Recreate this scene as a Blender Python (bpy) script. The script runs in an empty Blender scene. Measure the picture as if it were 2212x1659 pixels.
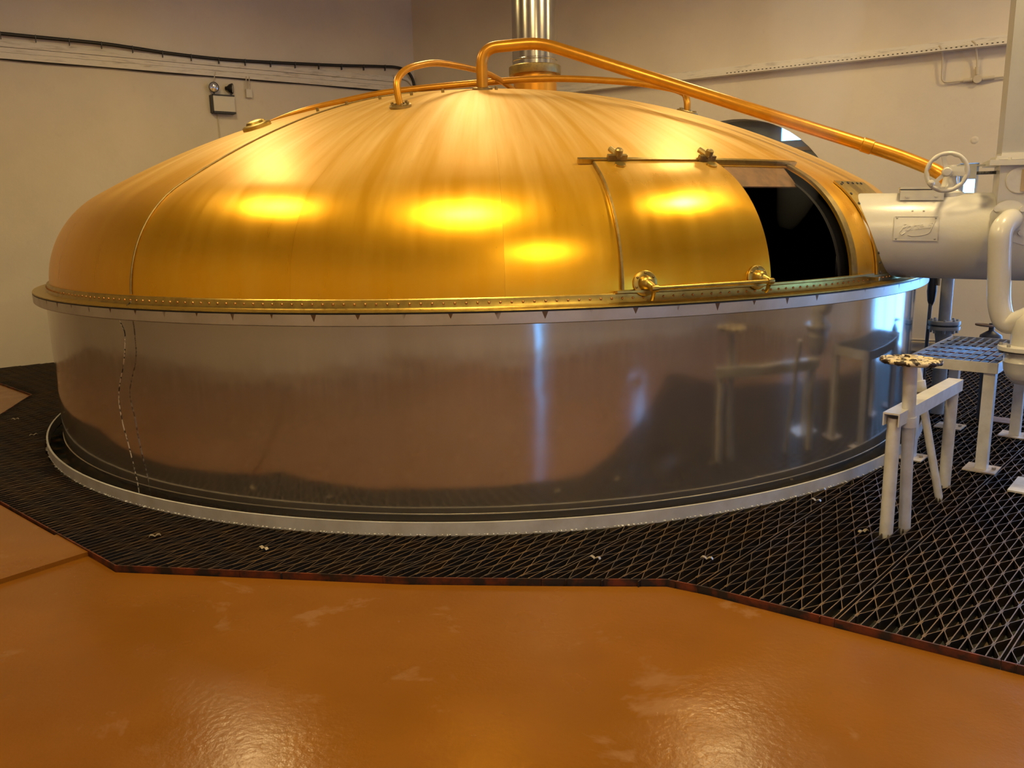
import bpy, bmesh, math, random
from math import sin, cos, pi, radians, sqrt, atan2, hypot
from mathutils import Vector, Matrix
from mathutils.geometry import tessellate_polygon

random.seed(7)
SC = bpy.context.scene
COL = SC.collection

# ------------------------------------------------------------------ camera
CAM_F, YAW, PIT, ROL = 1756.3, 0.0273, 0.1999, -0.0213
CAM_POS = Vector((0.0, -7.429, 1.533))
cy, sy = cos(YAW), sin(YAW)
FW = Vector((sy * cos(PIT), cy * cos(PIT), -sin(PIT)))
RT0 = Vector((cy, -sy, 0)); UP0 = RT0.cross(FW)
RT = RT0 * cos(ROL) + UP0 * sin(ROL); UP = UP0 * cos(ROL) - RT0 * sin(ROL)
cd = bpy.data.cameras.new('camera'); cam = bpy.data.objects.new('camera', cd); COL.objects.link(cam)
cd.sensor_fit = 'HORIZONTAL'; cd.sensor_width = 36.0; cd.lens = CAM_F / 2212 * 36.0
cd.clip_start = 0.05; cd.clip_end = 100
M = Matrix((RT, UP, -FW)).transposed().to_4x4(); M.translation = CAM_POS
cam.matrix_world = M
SC.camera = cam
SC.cycles.max_bounces = 8; SC.cycles.diffuse_bounces = 4; SC.cycles.glossy_bounces = 4
SC.cycles.caustics_reflective = False; SC.cycles.caustics_refractive = False

# ------------------------------------------------------------------ view and sky
vs = SC.view_settings
vs.view_transform = 'Standard'; vs.look = 'None'; vs.gamma = 1.0; vs.use_curve_mapping = False
vs.exposure = -0.08
w = bpy.data.worlds.new('overcast_sky'); SC.world = w; w.use_nodes = True
bg = w.node_tree.nodes['Background']
bg.inputs[0].default_value = (0.15, 0.42, 1.0, 1); bg.inputs[1].default_value = 15.0

LAMP_COL = (1.0, 0.74, 0.34)
LAMP_W = 92.0
LAMPS = [(-2.65, 0.35, 4.3, .45), (-0.15, 0.5, 4.3, .3), (2.35, 0.1, 4.3, .42),
         (-2.9, -2.7, 4.5, .62), (-0.3, -4.2, 4.5, 1.25), (2.9, -3.2, 4.5, 1.05),
         (1.3, -7.4, 4.4, .9), (5.6, -1.6, 4.5, .8)]  # last lamp is added out at the side to keep the walls lit

# ------------------------------------------------------------------ materials
def newmat(name):
    m = bpy.data.materials.new(name); m.use_nodes = True
    nt = m.node_tree
    return m, nt, nt.nodes['Principled BSDF']
def coords(nt, mode='world', scale=(1, 1, 1)):
    g = nt.nodes.new('ShaderNodeNewGeometry')
    out = g.outputs['Position']
    if mode == 'polar':          # angle and height about the tank axis: streaks follow the sheet
        s = nt.nodes.new('ShaderNodeSeparateXYZ'); nt.links.new(out, s.inputs[0])
        a = nt.nodes.new('ShaderNodeMath'); a.operation = 'ARCTAN2'
        nt.links.new(s.outputs[1], a.inputs[0]); nt.links.new(s.outputs[0], a.inputs[1])
        c = nt.nodes.new('ShaderNodeCombineXYZ')
        nt.links.new(a.outputs[0], c.inputs[0]); nt.links.new(s.outputs[2], c.inputs[1])
        out = c.outputs[0]
    mp = nt.nodes.new('ShaderNodeMapping'); mp.inputs['Scale'].default_value = scale
    nt.links.new(out, mp.inputs[0])
    return mp.outputs[0]
def noise(nt, vec, scale=5, detail=4, rough=0.55, lo=0.35, hi=0.65, dist=0.0):
    n = nt.nodes.new('ShaderNodeTexNoise'); n.inputs['Scale'].default_value = scale
    n.inputs['Detail'].default_value = detail; n.inputs['Roughness'].default_value = rough
    n.inputs['Distortion'].default_value = dist
    nt.links.new(vec, n.inputs['Vector'])
    r = nt.nodes.new('ShaderNodeMapRange'); r.inputs[1].default_value = lo; r.inputs[2].default_value = hi
    nt.links.new(n.outputs['Fac'], r.inputs[0])
    return r.outputs[0]
def mixc(nt, fac, a, b, k=1.0):
    m = nt.nodes.new('ShaderNodeMix'); m.data_type = 'RGBA'
    if k != 1.0:
        mu = nt.nodes.new('ShaderNodeMath'); mu.operation = 'MULTIPLY'; mu.inputs[1].default_value = k
        nt.links.new(fac, mu.inputs[0]); fac = mu.outputs[0]
    nt.links.new(fac, m.inputs[0])
    for sock, v in ((m.inputs[6], a), (m.inputs[7], b)):
        if hasattr(v, 'links'): nt.links.new(v, sock)
        else: sock.default_value = (*v, 1)
    return m.outputs[2]
def rng(nt, fac, a, b):
    r = nt.nodes.new('ShaderNodeMapRange'); r.inputs[3].default_value = a; r.inputs[4].default_value = b
    nt.links.new(fac, r.inputs[0]); return r.outputs[0]
def bump(nt, bs, h, strength=0.2, dist=0.01):
    b = nt.nodes.new('ShaderNodeBump'); b.inputs['Strength'].default_value = strength; b.inputs['Distance'].default_value = dist
    nt.links.new(h, b.inputs['Height']); nt.links.new(b.outputs[0], bs.inputs['Normal'])
def simple(name, col, rough=0.5, metal=0.0, col2=None, nscale=6.0, k=1.0, bmp=None, spec=None, lo=.4, hi=.65, mode='world', scale=(1, 1, 1), rvar=0.0):
    m, nt, bs = newmat(name)
    bs.inputs['Roughness'].default_value = rough; bs.inputs['Metallic'].default_value = metal
    bs.inputs['Base Color'].default_value = (*col, 1)
    if spec is not None: bs.inputs['Specular IOR Level'].default_value = spec
    if col2 is not None or bmp or rvar:
        v = coords(nt, mode, scale); n = noise(nt, v, nscale, 5, .6, lo, hi)
        if col2 is not None: nt.links.new(mixc(nt, n, col, col2, k), bs.inputs['Base Color'])
        if rvar: nt.links.new(rng(nt, n, rough, rough + rvar), bs.inputs['Roughness'])
        if bmp:
            n2 = noise(nt, v, bmp[0], 4, .6, 0, 1); bump(nt, bs, n2, bmp[1], bmp[2])
    return m

def m_wall():
    m, nt, bs = newmat('cream_plaster')
    v = coords(nt); a = noise(nt, v, 1.1, 5, .6, .35, .7); b = noise(nt, v, 9, 5, .65, .62, .75)
    c = mixc(nt, a, (.78, .71, .61), (.70, .635, .545)); c = mixc(nt, b, c, (.60, .53, .44), .3)
    nt.links.new(c, bs.inputs['Base Color']); bs.inputs['Roughness'].default_value = .75
    bump(nt, bs, noise(nt, v, 3.5, 6, .6, 0, 1), .35, .02)
    return m
def m_floor():
    m, nt, bs = newmat('orange_floor_paint')
    v = coords(nt)
    a = noise(nt, v, .9, 4, .6, .4, .65); b = noise(nt, v, 2.4, 5, .62, .60, .66, .4); d = noise(nt, v, 26, 3, .7, .70, .76)
    c = mixc(nt, a, (.195, .072, .0060), (.235, .090, .010))
    c = mixc(nt, b, c, (.29, .155, .070), .5); c = mixc(nt, d, c, (.15, .06, .015), .5)
    nt.links.new(c, bs.inputs['Base Color'])
    nt.links.new(rng(nt, noise(nt, v, 3, 4, .6, .3, .7), .15, .30), bs.inputs['Roughness'])
    bs.inputs['Specular IOR Level'].default_value = .34
    bump(nt, bs, noise(nt, v, 42, 3, .55, 0, 1), .26, .004)
    return m
def m_copper(name='lacquered_copper', polish=0.0):
    m, nt, bs = newmat(name)
    v = coords(nt, 'polar', (22, 1.0, 1)); v2 = coords(nt)
    s = noise(nt, v, 1.4, 4, .55, .35, .72); l = noise(nt, v2, 1.3, 4, .55, .4, .65); g = noise(nt, v2, 16, 4, .7, .68, .76)
    # the crown is dulled by dust and scrubbing, the shoulder is kept polished
    sp_ = nt.nodes.new('ShaderNodeSeparateXYZ'); nt.links.new(coords(nt), sp_.inputs[0])
    ag = nt.nodes.new('ShaderNodeMapRange'); ag.interpolation_type = 'SMOOTHSTEP'; ag.inputs[1].default_value = 1.55; ag.inputs[2].default_value = 2.05
    nt.links.new(sp_.outputs[2], ag.inputs[0]); age = ag.outputs[0]
    c = mixc(nt, s, (.84, .435, .012), (.88, .50, .035)); c = mixc(nt, l, c, (.76, .37, .010), .5)
    d = mixc(nt, s, (.62, .35, .05), (.80, .58, .26))
    c = mixc(nt, age, c, d, .9)
    c = mixc(nt, g, c, (.25, .15, .05), .25)
    nt.links.new(c, bs.inputs['Base Color'])
    nt.links.new(rng(nt, age, .86, .45), bs.inputs['Metallic'])
    a = nt.nodes.new('ShaderNodeMath'); a.operation = 'ADD'
    nt.links.new(rng(nt, s, .0, .05), a.inputs[0]); nt.links.new(rng(nt, age, .27 - polish, .46 - polish), a.inputs[1])
    nt.links.new(a.outputs[0], bs.inputs['Roughness'])
    bump(nt, bs, noise(nt, v2, 1.8, 2, .5, 0, 1), .10, .03)
    return m
def m_steel():
    m, nt, bs = newmat('rolled_stainless')
    v = coords(nt, 'polar', (60, .5, 1)); v2 = coords(nt)
    s = noise(nt, v, 1.4, 4, .6, .35, .7); l = noise(nt, v2, 1.0, 4, .5, .35, .7)
    nt.links.new(mixc(nt, l, (.39, .35, .29), (.45, .41, .35)), bs.inputs['Base Color'])
    bs.inputs['Metallic'].default_value = .80
    nt.links.new(rng(nt, s, .09, .14), bs.inputs['Roughness'])
    bump(nt, bs, noise(nt, coords(nt, 'polar', (3.5, 1.6, 1)), 1.6, 2, .5, 0, 1), .10, .03)
    return m
def m_band():
    m, nt, bs = newmat('dull_stainless_band')
    v2 = coords(nt); l = noise(nt, v2, 5, 5, .6, .35, .7)
    c = mixc(nt, l, (.52, .485, .42), (.42, .38, .31))
    # rust runs under each rim bolt
    p = coords(nt, 'polar', (1, 1, 1)); s = nt.nodes.new('ShaderNodeSeparateXYZ'); nt.links.new(p, s.inputs[0])
    def mth(op, a, b=None):
        n = nt.nodes.new('ShaderNodeMath'); n.operation = op
        for i, q in enumerate((a, b)):
            if q is None: continue
            if hasattr(q, 'links'): nt.links.new(q, n.inputs[i])
            else: n.inputs[i].default_value = q
        return n.outputs[0]
    fr = mth('PINGPONG', mth('ADD', s.outputs[0], 10.0), .0315)
    wdt = mth('MULTIPLY', mth('SUBTRACT', s.outputs[1], mth('ADD', 1.058, mth('MULTIPLY', noise(nt, v2, 5, 2, .5, .3, .7), .025))), .11)
    msk = mth('MULTIPLY', mth('LESS_THAN', fr, wdt), noise(nt, v2, 7, 2, .5, .40, .50))
    c = mixc(nt, msk, c, (.11, .055, .02), .95)
    nt.links.new(c, bs.inputs['Base Color']); bs.inputs['Metallic'].default_value = .75; bs.inputs['Roughness'].default_value = .38
    return m
def m_glass():
    m, nt, bs = newmat('window_glass')
    t = nt.nodes.new('ShaderNodeBsdfTransparent'); t.inputs[0].default_value = (.92, .96, .97, 1)
    g = nt.nodes.new('ShaderNodeBsdfGlossy'); g.inputs['Roughness'].default_value = .03
    mx = nt.nodes.new('ShaderNodeMixShader'); mx.inputs[0].default_value = .08
    nt.links.new(t.outputs[0], mx.inputs[1]); nt.links.new(g.outputs[0], mx.inputs[2])
    nt.links.new(mx.outputs[0], nt.nodes['Material Output'].inputs[0])
    return m
def m_emit(name, col, st):
    m, nt, bs = newmat(name)
    bs.inputs['Base Color'].default_value = (.9, .9, .9, 1)
    bs.inputs['Emission Color'].default_value = (*col, 1); bs.inputs['Emission Strength'].default_value = st
    return m

MT = dict(
    wall=m_wall(), floor=m_floor(), copper=m_copper(), dcopper=m_copper('polished_copper', .07), steel=m_steel(), band=m_band(), glass=m_glass(),
    ceil=simple('ceiling_paint', (.55, .50, .43), .8, 0, (.48, .43, .36), 2),
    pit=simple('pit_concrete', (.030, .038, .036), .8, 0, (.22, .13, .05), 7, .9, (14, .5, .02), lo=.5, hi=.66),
    slabside=simple('slab_edge', (.16, .05, .012), .6),
    brass=simple('worn_brass', (.50, .36, .085), .36, 1, (.30, .21, .055), 18, .7, lo=.45, hi=.7),
    brassd=simple('dirty_brass', (.34, .25, .09), .45, .9, (.20, .15, .07), 20, .7),
    rivet=simple('copper_rivet', (.50, .24, .08), .36, 1),
    opipe=simple('orange_lacquer_pipe', (.55, .245, .010), .34, .5, (.42, .17, .008), 8, .6),
    cstub=simple('copper_stub', (.72, .32, .03), .35, .8),
    stack=simple('polished_stainless', (.56, .52, .44), .20, 1, (.46, .42, .34), 9, .6),
    cream=simple('cream_gloss_paint', (.60, .59, .555), .26, 0, (.53, .515, .48), 5, .5, (40, .22, .004)),
    creamw=simple('white_gloss_paint', (.66, .655, .64), .35, 0, (.50, .47, .42), 12, .6),
    chip=simple('flaking_paint', (.70, .60, .40), .5, 0, (.035, .022, .015), 28, 1, (30, .8, .01), lo=.50, hi=.53),
    curb=simple('white_curb_paint', (.58, .58, .58), .5, 0, (.44, .42, .38), 7, .7),
    gbar=simple('grating_steel', (.034, .031, .034), .36, .55, (.080, .046, .022), 6, .8, lo=.45, hi=.68),
    gtop=simple('worn_grating_top', (.12, .092, .072), .42, .5, (.26, .15, .06), 5, .8, lo=.42, hi=.66),
    rust=simple('rusty_edge_strip', (.16, .034, .010), .6, .2, (.022, .015, .012), 9, 1, lo=.42, hi=.58),
    plate=simple('pale_base_plate', (.55, .50, .44), .5, .1, (.36, .25, .15), 10, .8),
    rplate=simple('rusty_plate', (.24, .15, .085), .7, 0, (.16, .09, .05), 9),
    clip=simple('galvanised_clip', (.42, .36, .27), .45, .5),
    black=simple('black_rubber', (.012, .012, .013), .45),
    dark=simple('shade_black_interior', (.008, .008, .010), .6, .0),  # near black: shade inside the closed tun is put into the colour
    greyp=simple('grey_pipe_paint', (.34, .34, .33), .4, 0, (.27, .27, .26), 9),
    darkp=simple('dark_pipe_paint', (.06, .06, .065), .45),
    tray=simple('painted_cable_tray', (.78, .74, .68), .6, 0, (.36, .31, .26), 5, .7, scale=(1, 1, 7), lo=.52, hi=.72),
    slot=simple('tray_slot', (.06, .05, .04), .7),
    cond=simple('painted_conduit', (.60, .53, .42), .5),
    white=simple('white_plastic', (.68, .64, .56), .4),
    bluelit=simple('blue_lit_board', (.30, .36, .41), .6, 0, (.24, .29, .33), 4),  # blue daylight in the arched recess is put into the board colour
    timber=simple('tan_timber', (.40, .27, .16), .6),
    fibre=simple('flap_copper', (.20, .10, .035), .65, .0, (.11, .06, .025), 14, .8),
    lens=simple('lamp_lens', (.45, .45, .48), .08, .6),
    shade=simple('enamel_shade', (.06, .10, .07), .3),
    bulb=m_emit('warm_bulb', LAMP_COL, 30.0),
    ductshade=simple('shaded_cream_duct', (.42, .42, .42), .35, 0, (.36, .36, .36), 4, .5),  # cream paint made greyer: the shade on the duct is put into its colour
    sight=simple('sight_glass_strip', (.45, .33, .16), .2),
    wire=simple('tarnished_wire', (.75, .72, .62), .3, .5, (.03, .03, .03), 40, 1, lo=.50, hi=.54),
)

# ------------------------------------------------------------------ mesh helpers
def V(*a): return Vector(a)
def basis(d):
    d = Vector(d).normalized()
    t = Vector((0, 0, 1)) if abs(d.z) < .95 else Vector((1, 0, 0))
    x = t.cross(d).normalized(); return x, d.cross(x), d
class MB:
    def __init__(s): s.v = []; s.f = []
    def add(s, vs_, fs):
        o = len(s.v); s.v += [Vector(p) for p in vs_]; s.f += [tuple(i + o for i in f) for f in fs]; return s
    def box(s, c, size, ax=None):
        X, Y, Z = ax or (V(1, 0, 0), V(0, 1, 0), V(0, 0, 1)); c = Vector(c); a, b, d = [k / 2 for k in size]
        P = [c + X * (i * a) + Y * (j * b) + Z * (k * d) for k in (-1, 1) for j in (-1, 1) for i in (-1, 1)]
        return s.add(P, [(0, 2, 3, 1), (4, 5, 7, 6), (0, 1, 5, 4), (2, 6, 7, 3), (0, 4, 6, 2), (1, 3, 7, 5)])
    def bar(s, p, q, w_, h_, up=(0, 0, 1)):
        p, q = Vector(p), Vector(q); d = (q - p).normalized(); x = d.cross(Vector(up)).normalized(); z = x.cross(d)
        return s.box((p + q) / 2, (w_, (q - p).length, h_), (x, d, z))
    def tube(s, path, r, seg=12, cap=True, rr=None):
        P = [Vector(p) for p in path]; n = len(P); vs_ = []; fs = []
        x = None
        for i in range(n):
            d = (P[min(i + 1, n - 1)] - P[max(i - 1, 0)]).normalized()
            if x is None: x = basis(d)[0]
            else: x = (x - d * x.dot(d)).normalized()
            y = d.cross(x); R = rr[i] if rr else r
            vs_ += [P[i] + x * (R * cos(2 * pi * k / seg)) + y * (R * sin(2 * pi * k / seg)) for k in range(seg)]
        for i in range(n - 1):
            for k in range(seg):
                a = i * seg + k; b = i * seg + (k + 1) % seg; fs.append((a, b, b + seg, a + seg))
        if cap: fs += [tuple(range(seg - 1, -1, -1)), tuple(range((n - 1) * seg, n * seg))]
        return s.add(vs_, fs)
    def cyl(s, p, q, r, seg=16): return s.tube([p, q], r, seg)
    def lathe(s, prof, c=(0, 0, 0), axis=(0, 0, 1), seg=32, a0=0., a1=2 * pi, closed_prof=False):
        X, Y, Z = basis(axis) if tuple(axis) != (0, 0, 1) else (V(1, 0, 0), V(0, 1, 0), V(0, 0, 1))
        c = Vector(c); full = abs(a1 - a0 - 2 * pi) < 1e-6; na = seg if full else seg + 1; n = len(prof); vs_ = []; fs = []
        for i in range(na):
            t = a0 + (a1 - a0) * i / seg; e = X * cos(t) + Y * sin(t)
            vs_ += [c + e * r + Z * z for r, z in prof]
        m_ = n if closed_prof else n - 1
        for i in range(seg):
            j = (i + 1) % na
            for k in range(m_):
                l = (k + 1) % n; fs.append((i * n + k, j * n + k, j * n + l, i * n + l))
        if not full and closed_prof: fs += [tuple(range(n)), tuple(range((na - 1) * n + n - 1, (na - 1) * n - 1, -1))]
        return s.add(vs_, fs)
    def torus(s, c, axis, R, r, seg=40, sub=10, scal=0, amp=0.):
        X, Y, Z = basis(axis); c = Vector(c); vs_ = []; fs = []
        for i in range(seg):
            t = 2 * pi * i / seg; e = X * cos(t) + Y * sin(t)
            for k in range(sub):
                p = 2 * pi * k / sub; ro = r
                if scal and cos(p) < 0: ro = r * (1 + amp * sin(scal * t))
                vs_.append(c + e * (R + ro * cos(p)) + Z * (r * sin(p)))
        for i in range(seg):
            for k in range(sub):
                a = i * sub + k; b = ((i + 1) % seg) * sub + k; k2 = (k + 1) % sub
                fs.append((a, b, ((i + 1) % seg) * sub + k2, i * sub + k2))
        return s.add(vs_, fs)
    def prism(s, poly, z0, z1):
        tri = tessellate_polygon([[V(x, y, 0) for x, y in poly]]); n = len(poly)
        vs_ = [V(x, y, z0) for x, y in poly] + [V(x, y, z1) for x, y in poly]
        fs = [tuple(t) for t in tri] + [tuple(i + n for i in t) for t in tri]
        fs += [(i, (i + 1) % n, (i + 1) % n + n, i + n) for i in range(n)]
        return s.add(vs_, fs)
    def dome(s, c, axis, r, h, seg=8):
        prof = [(r, 0), (r * .85, h * .55), (r * .5, h * .9), (.0005, h)]
        return s.lathe(prof, c, axis, seg)
    def ribbon(s, pts, wd, z0, z1):
        n = len(pts); vs_ = []; fs = []
        for i in range(n):
            a, b = pts[max(i - 1, 0)], pts[min(i + 1, n - 1)]
            dx, dy = b[0] - a[0], b[1] - a[1]; L = hypot(dx, dy) or 1; nx, ny = -dy / L * wd / 2, dx / L * wd / 2
            x, y = pts[i]
            vs_ += [V(x + nx, y + ny, z0), V(x - nx, y - ny, z0), V(x - nx, y - ny, z1), V(x + nx, y + ny, z1)]
        for i in range(n - 1):
            o = i * 4
            fs += [(o + k, o + (k + 1) % 4, o + 4 + (k + 1) % 4, o + 4 + k) for k in range(4)]
        fs += [(0, 3, 2, 1), (4 * n - 4, 4 * n - 3, 4 * n - 2, 4 * n - 1)]
        return s.add(vs_, fs)

def tag(o, label=None, cat=None, group=None, kind=None):
    for k, v in (('label', label), ('category', cat), ('group', group), ('kind', kind)):
        if v: o[k] = v
    return o
def root(name, loc, label, cat, group=None):
    o = bpy.data.objects.new(name, None); COL.objects.link(o); o.location = loc; o.empty_display_size = .1
    o['wloc'] = [float(k) for k in loc]
    return tag(o, label, cat, group)
def wloc(o):
    L = Vector((0, 0, 0))
    while o is not None: L += o.location; o = o.parent
    return L
def obj(name, mb, mat, parent=None, smooth=35, label=None, keep=False):
    """links the gathered shape as one mesh object, its origin at its base"""
    me = bpy.data.meshes.new(name)
    if parent is not None and not keep: L = wloc(parent)
    else:
        xs = [p.x for p in mb.v]; ys = [p.y for p in mb.v]; L = V((min(xs) + max(xs)) / 2, (min(ys) + max(ys)) / 2, min(p.z for p in mb.v))
    me.from_pydata([p - L for p in mb.v], [], mb.f)
    bm = bmesh.new(); bm.from_mesh(me); bmesh.ops.recalc_face_normals(bm, faces=bm.faces); bm.to_mesh(me); bm.free()
    me.materials.append(MT[mat] if isinstance(mat, str) else mat)
    if smooth:
        me.polygons.foreach_set('use_smooth', [True] * len(me.polygons)); me.set_sharp_from_angle(angle=radians(smooth))
    o = bpy.data.objects.new(name, me); COL.objects.link(o)
    if parent is not None: o.parent = parent; o.location = (0, 0, 0)
    else: o.location = L
    if label: o['label'] = label
    return o
def copy_at(src, parent, P, Z=None):
    """another part with the same mesh, at world point P, its local z turned along Z"""
    o = src.copy(); COL.objects.link(o); o.parent = parent
    place(o, parent, P, Z); return o
def place(o, parent, P, Z=None):
    L = wloc(parent) if parent else V(0, 0, 0)
    o.location = Vector(P) - L
    if Z is not None:
        X, Y, Zd = basis(Z); o.rotation_euler = Matrix((X, Y, Zd)).transposed().to_euler()
def smoothpath(pts, n=8):
    """Catmull-Rom through points"""
    P = [Vector(p) for p in pts]; out = []
    for i in range(len(P) - 1):
        a, b, c, d = P[max(i - 1, 0)], P[i], P[i + 1], P[min(i + 2, len(P) - 1)]
        for k in range(n):
            t = k / n
            out.append(.5 * ((2 * b) + (c - a) * t + (2 * a - 5 * b + 4 * c - d) * t * t + (3 * b - a - 3 * c + d) * t ** 3))
    out.append(P[-1]); return out
def fillet(pts, r, n=8):
    P = [Vector(p) for p in pts]; out = [P[0]]
    for i in range(1, len(P) - 1):
        a = (P[i - 1] - P[i]); b = (P[i + 1] - P[i]); la, lb = a.length, b.length; a.normalize(); b.normalize()
        k = min(r, la * .48, lb * .48); p0, p1 = P[i] + a * k, P[i] + b * k
        for j in range(n + 1):
            t = j / n; out.append(p0 * (1 - t) ** 2 + P[i] * 2 * t * (1 - t) + p1 * t * t)
    out.append(P[-1]); return out

# ------------------------------------------------------------------ layout
KX, KY = -0.978, 5.0
UX, UY = 0.824, 0.566            # along the wall behind, towards the corner
VX, VY = 0.834, -0.552           # along the other wall, away from the corner
L1 = (KX - 9 * UX, KY - 9 * UY); R1 = (KX + 11.5 * VX, KY + 11.5 * VY)
B1, B2, B3, B4 = (-8.2, -2.4), (-2.6, -8.2), (3.5, -9.2), (8.0, -7.5)
CEIL = 5.2
FZ = -0.028                       # orange floor, a little below the grating
T1 = (-5.83, 1.667); T0 = (-4.353, .255); MM = (-3.85, -1.97)
E0 = (-1.755, -3.849); E1 = (-.387, -4.083); E2 = (.2, -4.142); E3 = (.736, -4.188); E4 = (.892, -4.28); E5 = (1.796, -4.954)
F1 = (3.62, -6.31); F2 = (6.44, .087)
A0, A1 = (-2.247, -3.412), (-4.686, -6.04); C0, C1 = (-1.973, -3.655), (-4.346, -6.392)

# ------------------------------------------------------------------ room
def wall(name, p, q, holes=(), thick=.35, zlo=-.5):
    """p to q with the room on the left-hand side of the walk; holes are outlines in (along, height)"""
    p, q = V(*p, 0), V(*q, 0); d = (q - p); L = d.length; d.normalize(); nrm = V(d.y, -d.x, 0)   # outwards
    outer = [(-.0, zlo), (L, zlo), (L, CEIL), (0, CEIL)]
    loops = [[V(a, b, 0) for a, b in outer]] + [[V(a, b, 0) for a, b in h] for h in holes]
    tri = tessellate_polygon(loops); flat = [k for l in loops for k in l]; n = len(flat)
    mb = MB()
    vs_ = [p + d * k.x + V(0, 0, k.y) for k in flat] + [p + d * k.x + V(0, 0, k.y) + nrm * thick for k in flat]
    fs = [tuple(t) for t in tri] + [tuple(i + n for i in reversed(t)) for t in tri]
    o = 0
    for l in loops:
        m_ = len(l); fs += [(o + i, o + (i + 1) % m_, o + (i + 1) % m_ + n, o + i + n) for i in range(m_)]; o += m_
    mb.add(vs_, fs)
    ob = obj(name, mb, 'wall', smooth=0); ob['kind'] = 'structure'
    return p, d, nrm

def rect(a, b, z0, z1): return [(a, z0), (b, z0), (b, z1), (a, z1)]
AC, AR = (4.68, 1.405), 1.22
arch_hole = [(AC[0] - AR, 1.0), (AC[0] + AR, 1.0)] + [(AC[0] + AR * cos(t), AC[1] + AR * sin(t)) for t in [pi * k / 28 for k in range(29)]]
W2 = rect(7.06, 7.235, 1.62, 2.0)
W3 = rect(8.35, 10.6, FZ, 2.5)
# the wall behind on the photograph's left runs corner -> L1; walk so the room lies on the left
def seglen(a, b): return hypot(b[0] - a[0], b[1] - a[1])
def strip_wall(name, p, q, holes=()):
    return wall(name, p, q, holes)
strip_wall('wall_left', (KX, KY), L1)
RWL = seglen((KX, KY), R1)
flip = lambda h: [(RWL - a, b) for a, b in h]
strip_wall('wall_right', R1, (KX, KY), [flip(arch_hole), flip(W2), flip(W3)])
strip_wall('wall_side', L1, B1)
strip_wall('wall_back_left', B1, B2)
LB = seglen(B2, B3)
DOORH = rect(3.93, 4.15, FZ, 1.7)
strip_wall('wall_back', B2, B3, [DOORH])
W5 = rect(1.0, 1.4, .8, 2.3)
strip_wall('wall_back_right', B3, B4, [W5])
W6 = rect(2.6, 4.0, .9, 2.6)
strip_wall('wall_far', B4, R1, [W6])

def rw(s, z, off=0.): return V(KX + VX * s - .552 * off, KY + VY * s - .834 * off, z)      # point on the right wall, off into the room
def lw(s, z, off=0.): return V(KX - UX * s + .566 * off, KY - UY * s - .824 * off, z)
RAX = (V(VX, VY, 0), V(-.552, -.834, 0), V(0, 0, 1)); LAX = (V(UX, UY, 0), V(.566, -.824, 0), V(0, 0, 1))

rooml = [(KX, KY), L1, B1, B2, B3, B4, R1]
tag(obj('ceiling', MB().prism(rooml, CEIL, CEIL + .15), 'ceil', smooth=0), kind='structure')
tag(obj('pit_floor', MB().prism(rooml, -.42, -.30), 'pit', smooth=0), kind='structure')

fl = bpy.data.objects.new('floor', None); COL.objects.link(fl); fl['kind'] = 'structure'
def slab(poly, z):
    return obj('floor_slab', MB().prism(poly, -.30, z), 'floor', fl, smooth=0)
def inset(p, q, k):  # q moved k from p side
    return q
slab([C0, (E0[0] + .0, E0[1] - .012), (E1[0], E1[1] - .012), (E2[0], E2[1] - .012), (E3[0], E3[1] - .012), (E4[0] - .006, E4[1] - .012),
      (E5[0] - .008, E5[1] - .01), (F1[0], F1[1] - .012), (F2[0] + .01, F2[1]), R1, B4, B3, B2, C1], FZ)
slab([A0, C0, (C1[0] - .01, C1[1] + .01), A1], -.006)
slab([T1, (T0[0] - .012, T0[1]), (MM[0] - .012, MM[1] - .004), (A0[0] - .012, A0[1]), (A1[0] - .012, A1[1] + .012), B1, L1], -.012)

# ------------------------------------------------------------------ windows
def tessel(name, outline, p0, ax, off0, off1, mat, parent):
    tri = tessellate_polygon([[V(a, b, 0) for a, b in outline]]); n = len(outline); mb = MB()
    f = lambda a, b, o: p0(a, b, o)
    vs_ = [f(a, b, off0) for a, b in outline] + [f(a, b, off1) for a, b in outline]
    mb.add(vs_, [tuple(t) for t in tri] + [tuple(i + n for i in t) for t in tri] + [(i, (i + 1) % n, (i + 1) % n + n, i + n) for i in range(n)])
    return obj(name, mb, mat, parent, smooth=0)
w1 = bpy.data.objects.new('window_1', None); COL.objects.link(w1); w1['kind'] = 'structure'
def arcpts(a0, a1, n=20): return [(AC[0] + AR * cos(a0 + (a1 - a0) * k / n), AC[1] + AR * sin(a0 + (a1 - a0) * k / n)) for k in range(n + 1)]
sx = 5.17; ta = math.acos((sx - AC[0]) / AR); tb = math.asin((2.365 - AC[1]) / AR); tc = math.asin((2.275 - AC[1]) / AR)
tessel('board', [(AC[0] - AR, 1.0), (sx, 1.0)] + arcpts(ta, pi), rw, None, -.26, -.30, 'bluelit', w1)
tessel('board', [(sx, 2.285)] + arcpts(tc + .008, tb) + [(sx, 2.365)], rw, None, -.26, -.30, 'bluelit', w1)
tessel('board', [(sx, 1.0), (AC[0] + AR, 1.0)] + arcpts(0, tc - .03) + [(sx, 2.24)], rw, None, -.26, -.30, 'bluelit', w1)
obj('glazing_bar', MB().box(rw(5.42, 2.262, -.245), (.55, .06, .04), RAX), 'timber', w1, smooth=0)
tessel('pane', [(sx, 2.365)] + arcpts(tb, ta), rw, None, -.275, -.281, 'glass', w1)
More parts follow.
